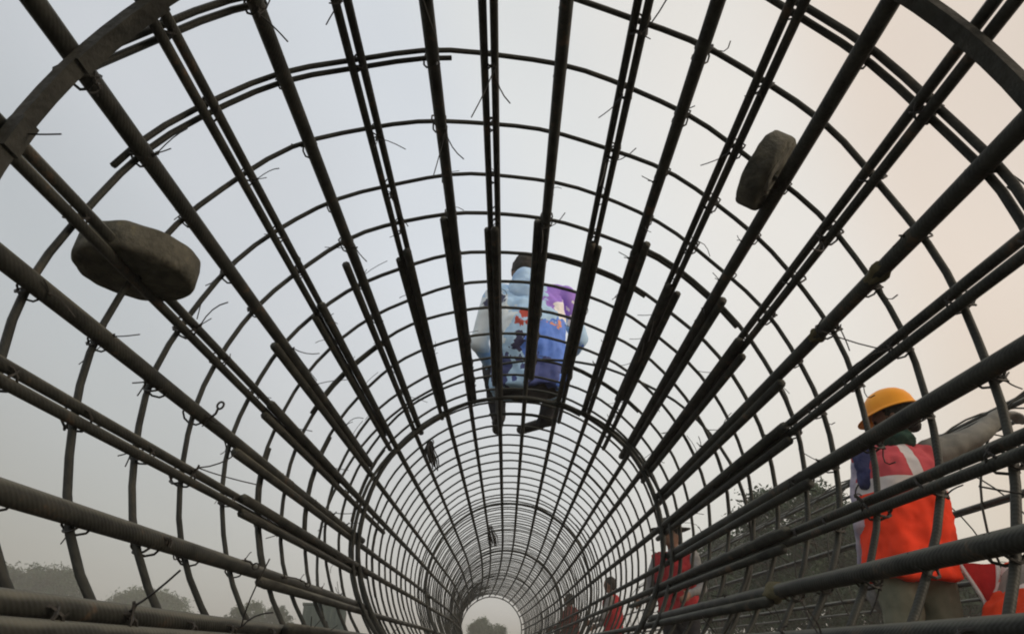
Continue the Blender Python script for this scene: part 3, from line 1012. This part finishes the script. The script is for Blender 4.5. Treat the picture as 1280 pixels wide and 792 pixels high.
def mat_jacket():
    m, nt, b = mat_new('jacket_print')
    tc = nt.nodes.new('ShaderNodeTexCoord')
    dn = nt.nodes.new('ShaderNodeTexNoise'); dn.inputs['Scale'].default_value = 17; dn.inputs['Detail'].default_value = 3
    ad = nt.nodes.new('ShaderNodeVectorMath'); ad.operation = 'MULTIPLY_ADD'
    ad.inputs[1].default_value = (.22, .22, .22)
    nt.links.new(tc.outputs['Object'], dn.inputs['Vector']); nt.links.new(dn.outputs['Color'], ad.inputs[0]); nt.links.new(tc.outputs['Object'], ad.inputs[2])
    def blob(c, r):
        d = nt.nodes.new('ShaderNodeVectorMath'); d.operation = 'DISTANCE'; d.inputs[1].default_value = (c[0] + .11, c[1] + .11, c[2] + .11)
        nt.links.new(ad.outputs[0], d.inputs[0])
        l = nt.nodes.new('ShaderNodeMath'); l.operation = 'LESS_THAN'; l.inputs[1].default_value = r
        nt.links.new(d.outputs['Value'], l.inputs[0])
        return l.outputs[0]
    col = None
    cur = (0.45, 0.69, 0.98)
    for c, r, k in (((-.27, -.08, .42), .20, (0.78, 0.89, 0.98)), ((.27, -.08, .62), .20, (0.34, 0.20, 0.74)), ((.24, -.12, .46), .085, (0.90, 0.90, 0.93)),
                    ((.17, -.16, .20), .21, (0.12, 0.27, 0.88)), ((-.01, -.16, .38), .05, (0.50, 0.07, 0.05)), ((.03, -.16, .37), .028, (0.80, 0.40, 0.15)), ((.15, -.16, .37), .03, (0.80, 0.34, 0.20)),
                    ((-.05, -.16, .26), .05, (0.03, 0.03, 0.09)), ((-.27, -.1, .33), .05, (0.05, 0.09, 0.07)), ((-.24, -.1, .41), .03, (0.06, 0.09, 0.12)), ((-.20, -.1, .52), .07, (0.05, 0.06, 0.13)),
                    ((.06, -.1, .10), .11, (0.06, 0.09, 0.30)), ((-.16, -.1, .15), .10, (0.05, 0.07, 0.22))):
        x = nt.nodes.new('ShaderNodeMix'); x.data_type = 'RGBA'
        nt.links.new(blob(c, r), x.inputs['Factor'])
        if col is None:
            x.inputs['A'].default_value = (*cur, 1)
        else:
            nt.links.new(col, x.inputs['A'])
        x.inputs['B'].default_value = (*k, 1)
        col = x.outputs['Result']
    nt.links.new(col, b.inputs['Base Color'])
    b.inputs['Roughness'].default_value = 0.7
    return m
M['jacket'] = mat_jacket()
M['hood'] = cloth('hood_pale_blue', (0.38, 0.58, 0.88), (0.52, 0.72, 0.95), 14)
build_person(m1, j, dict(skin='skin', torso='jacket', armL='jacket', armR='jacket', legs='trouser_dark', shoe='shoe', hand='skin'), 0.010, 5, curl=.6, arm=1.08)
build_vest(m1, j, M['jacket'], 0.011, 6, hem=-0.085, grow=1.0, name='jacket')
G = [ellipsoid_geo(Vector((-.01, .0, .70)), Vector((.085, 0, 0)), Vector((0, .080, 0)), Vector((0, .02, .105))), ellipsoid_geo(Vector((-.005, -.06, .62)), Vector((.115, 0, 0)), Vector((0, .07, 0)), Vector((0, .03, .10)))]
hd = solidify_union('hood', G, .011, 3); fold(hd, .012, 14, 3); mesh_obj('hood', hd, M['hood'], m1)
V, F = tube_geo([Vector((.035, -.128, .70)), Vector((.045, -.138, .66)), Vector((.043, -.140, .615)), Vector((.052, -.142, .585))], .009, 6)
pyd('drawstring', V, F, M['trouser_dark'], m1)

# -- men further down the outside of the cage
def far_man(loc, H, face, label, vest, shirt, hat, seed, vox=.015):
    r = thing('person', label, 'person', loc)
    j = stand(H, face)
    j['elL'] = j['elL'] + j['f'] * .10 + j['x'] * -.05; j['wrL'] = j['wrL'] + j['f'] * .20 + Vector((0, 0, .18))
    j['elR'] = j['elR'] + j['f'] * .06 + j['x'] * .05; j['wrR'] = j['wrR'] + j['f'] * .22 + Vector((0, 0, .14))
    j['hdL'] = j['f'] * .8 + Vector((0, 0, -.4)); j['hdR'] = j['f'] * .8 + Vector((0, 0, -.4))
    build_person(r, j, dict(skin='skin', torso=shirt, armL=shirt, armR=shirt, legs='trouser_dark', shoe='shoe', hand='skin'), vox, seed, hair=True)
    build_vest(r, j, M[vest], .02, seed, hem=-.06)
    if hat == 'wide':
        c = j['head'] + Vector((0, 0, .06)) * j['s']
        n = 24; V, F = [], []
        prof = [(.001, .10), (.06, .095), (.085, .06), (.092, .01), (.17, -.005), (.175, -.012), (.09, -.006), (.08, .05), (.001, .085)]
        for (rr, z) in prof:
            for k in range(n):
                a = 2 * math.pi * k / n
                V.append(c + Vector((rr * math.cos(a), rr * math.sin(a), z + (.012 * math.cos(2 * a) if rr > .1 else 0))))
        for q in range(len(prof) - 1):
            for k in range(n):
                l = (k + 1) % n
                F.append((q * n + k, q * n + l, q * n + n + l, q * n + n + k))
        pyd('brimmed_hat', V, F, M['hat_dark'], r)
    return r
far_man((1.46, 5.9, 0), 1.60, R_(140), 'man in dark wide-brimmed hat and red vest beside the cage', 'vest_dull', 'grey', 'wide', 11)
far_man((1.44, 9.5, 0), 1.50, R_(70), 'bareheaded man in grey sleeves behind the man with the brimmed hat', 'vest_dull', 'grey', None, 12)
far_man((1.06, 11.6, 0), 1.44, R_(60), 'farthest man, in a brownish red vest, standing close to the cage', 'vest_brown', 'vest_brown', None, 13)

# ------------------------------------------------------------------ trees
def tree(loc, H, rad, base, leaf, nclump, per, size, label, seed, group, squash=1.0):
    g = np.random.default_rng(seed)
    rr = random.Random(seed)
    root = thing('tree', label, 'tree', loc, 0, group)
    geos = []
    tr = max(.05, H * .022)
    trunk = [Vector((0, 0, -.1)), Vector((rr.uniform(-.1, .1), rr.uniform(-.1, .1), base)), Vector((rr.uniform(-.2, .2) * rad * .4, rr.uniform(-.2, .2) * rad * .4, (base + H) / 2)), Vector((rr.uniform(-.3, .3) * rad * .4, 0, H * .9))]
    geos.append(tube_geo(trunk, [tr * 1.5, tr * 1.1, tr * .7, tr * .25], 8))
    cents = []
    nl = max(7, int(nclump / 9))
    for i in range(nl):
        t = rr.uniform(0.05, .8)
        z0 = base + (H - base) * t * .7
        a = rr.uniform(0, 2 * math.pi)
        k = rr.uniform(.55, .98)
        z1 = z0 + (H - base) * rr.uniform(.1, .38)
        env = math.sqrt(max(.05, 1 - ((z1 - (base + H) / 2) / ((H - base) / 2)) ** 2))
        p = Vector((math.cos(a) * rad * k * env, math.sin(a) * rad * k * env, min(z1, H)))
        st = Vector((0, 0, z0))
        mid = (st + p) * .5 + Vector((rr.uniform(-.1, .1) * rad, rr.uniform(-.1, .1) * rad, .08 * rad))
        geos.append(tube_geo([st, mid, p], [tr * .55, tr * .35, tr * .12], 6))
        cents.append(p); cents.append(mid)
    V, F = merge(*geos)
    pyd('trunk', V, F, M['bark'], root)
    while len(cents) < nclump:
        a = rr.uniform(0, 2 * math.pi); cz_ = rr.uniform(-.95, 1); k = rr.uniform(.45, 1) ** .5
        env = math.sqrt(1 - cz_ * cz_ * .9)
        q = Vector((math.cos(a) * rad * env * k, math.sin(a) * rad * env * k, (base + H) / 2 + cz_ * (H - base) / 2 * .93))
        if noise.noise(q * (1.6 / rad) + Vector((seed, 0, 0))) > -.18:
            cents.append(q)
    C = np.array([c[:] for c in cents])
    n = len(C) * per
    cl = np.repeat(C, per, axis=0) + g.normal(0, 1, (n, 3)) * rad * np.array([.115, .115, .08]) * g.uniform(.7, 1.3, (n, 1))
    d = g.normal(0, 1, (n, 3)); d /= np.linalg.norm(d, axis=1)[:, None]
    e = np.cross(d, g.normal(0, 1, (n, 3))); e /= np.linalg.norm(e, axis=1)[:, None]
    sz = size * g.uniform(.6, 1.35, (n, 1))
    v = np.stack([cl - d * sz, cl + e * sz * .38, cl + d * sz, cl - e * sz * .38], axis=1).reshape(-1, 3)
    fidx = np.arange(n * 4).reshape(-1, 4)
    me = bpy.data.meshes.new('crown')
    me.from_pydata(v.tolist(), [], fidx.tolist())
    me.update()
    mesh_obj('crown', me, M[leaf], root)
GR, GL = 'trees beyond the right-hand cage', 'distant trees in the haze'
tree((7.1, 16.2, 0), 4.35, 1.55, .9, 'leaf_b', 150, 200, .06, 'tallest dark tree right of centre, left of the yellow-helmet worker', 21, GR)
tree((9.3, 18.0, 0), 4.5, 1.5, 1.0, 'leaf_a', 140, 200, .06, 'bushy dark tree directly left of the yellow-helmet worker', 22, GR)
tree((5.6, 18.6, 0), 3.0, 1.25, .6, 'leaf_a', 60, 42, .085, 'low shrubby tree just right of the man in the brimmed hat', 23, GR)
tree((8.0, 23.5, 0), 4.3, 1.6, 1.0, 'leaf_b', 150, 130, .095, 'loose dark tree standing behind the tallest one', 24, GR)
tree((10.6, 16.0, 0), 2.3, 1.4, .3, 'leaf_b', 120, 110, .09, 'low dark bush behind the legs of the yellow-helmet worker', 25, GR)
tree((-40.0, 60.0, 0), 6.7, 3.4, 1.2, 'leaf_b', 190, 190, .15, 'nearer hazy tree at the bottom left corner', 31, GL)
tree((-44.5, 60.0, 0), 6.9, 3.0, 1.2, 'leaf_b', 180, 190, .15, 'hazy tree at the far left edge, its crown touching the next', 32, GL)
tree((-35.8, 70.0, 0), 5.5, 3.8, 1.0, 'leaf_a', 170, 190, .15, 'paler second hazy tree from the bottom left corner', 33, GL)
tree((-22.0, 60.0, 0), 4.1, 1.7, .8, 'leaf_a', 80, 110, .12, 'small hazy tree low at left, third from the corner', 34, GL)
tree((-18.6, 58.0, 0), 3.7, 1.3, .8, 'leaf_b', 70, 110, .12, 'small hazy tree just left of the teal container', 35, GL)
tree((-1.6, 62.0, 0), 3.1, 1.7, .6, 'leaf_a', 90, 110, .11, 'tree seen through the round far end of the cage', 36, GL)

# ------------------------------------------------------------------ teal site container, left
M['teal'] = mat_noise('teal_paint', (0.055, 0.085, 0.085), (0.09, 0.125, 0.12), 4, 0.6, 0.2, 30, c3=(0.10, 0.08, 0.06))
M['steel_dull'] = mat_noise('dull_steel', (0.08, 0.08, 0.08), (0.16, 0.16, 0.155), 10, 0.5)
ct = thing('site_container', 'small teal ribbed metal container low at left beyond the cage', 'container', (-5.75, 22.3, -0.06), R_(14))
V, F = box_geo((0, 0, .97), (1.25, 1.7, 1.74), .01)
pyd('wall', V, F, M['teal'], ct, smooth=False)
V, F = box_geo((0, 0, 1.88), (1.33, 1.78, .06), .01)
pyd('roof', V, F, M['teal'], ct, smooth=False)
rib = None
for sy in (-1, 1):
    for i in range(7):
        if rib is None:
            V, F = box_geo((0, 0, 0), (.06, .035, 1.66), .006)
            o = pyd('rib', V, F, M['teal'], ct, smooth=False); rib = o.data
        else:
            o = mesh_obj('rib', rib, None, ct)
        o.location = (-.56 + i * .187, sy * .868, .98)
for sx in (-1, 1):
    V, F = box_geo((.637, sx * .41, .97), (.03, .78, 1.62), .006)
    dr = pyd('door', V, F, M['teal'], ct, smooth=False)
    V, F = tube_geo([Vector((.675, sx * .1, .3)), Vector((.675, sx * .1, 1.7))], .014, 8)
    pyd('lock_rod', V, F, M['steel_dull'], dr)
for sx in (-1, 1):
    for sy in (-1, 1):
        V, F = box_geo((sx * .5, sy * .7, .035), (.14, .14, .14), .01)
        pyd('foot', V, F, M['steel_dull'], ct, smooth=False)

# ------------------------------------------------------------------ evening smog
def haze():
    m = bpy.data.materials.new('smog')
    m.use_nodes = True
    nt = m.node_tree
    nt.nodes.clear()
    o = nt.nodes.new('ShaderNodeOutputMaterial')
    v = nt.nodes.new('ShaderNodeVolumePrincipled')
    v.inputs['Color'].default_value = (0.80, 0.79, 0.74, 1)
    v.inputs['Density'].default_value = 0.0058
    v.inputs['Anisotropy'].default_value = 0.2
    nt.links.new(v.outputs[0], o.inputs['Volume'])
    V, F = box_geo((0, 8, 3.2), (880, 880, 9.8))
    b = pyd('haze', V, F, m, smooth=False)
    b['kind'] = 'stuff'
    b.display_type = 'WIRE'
haze()
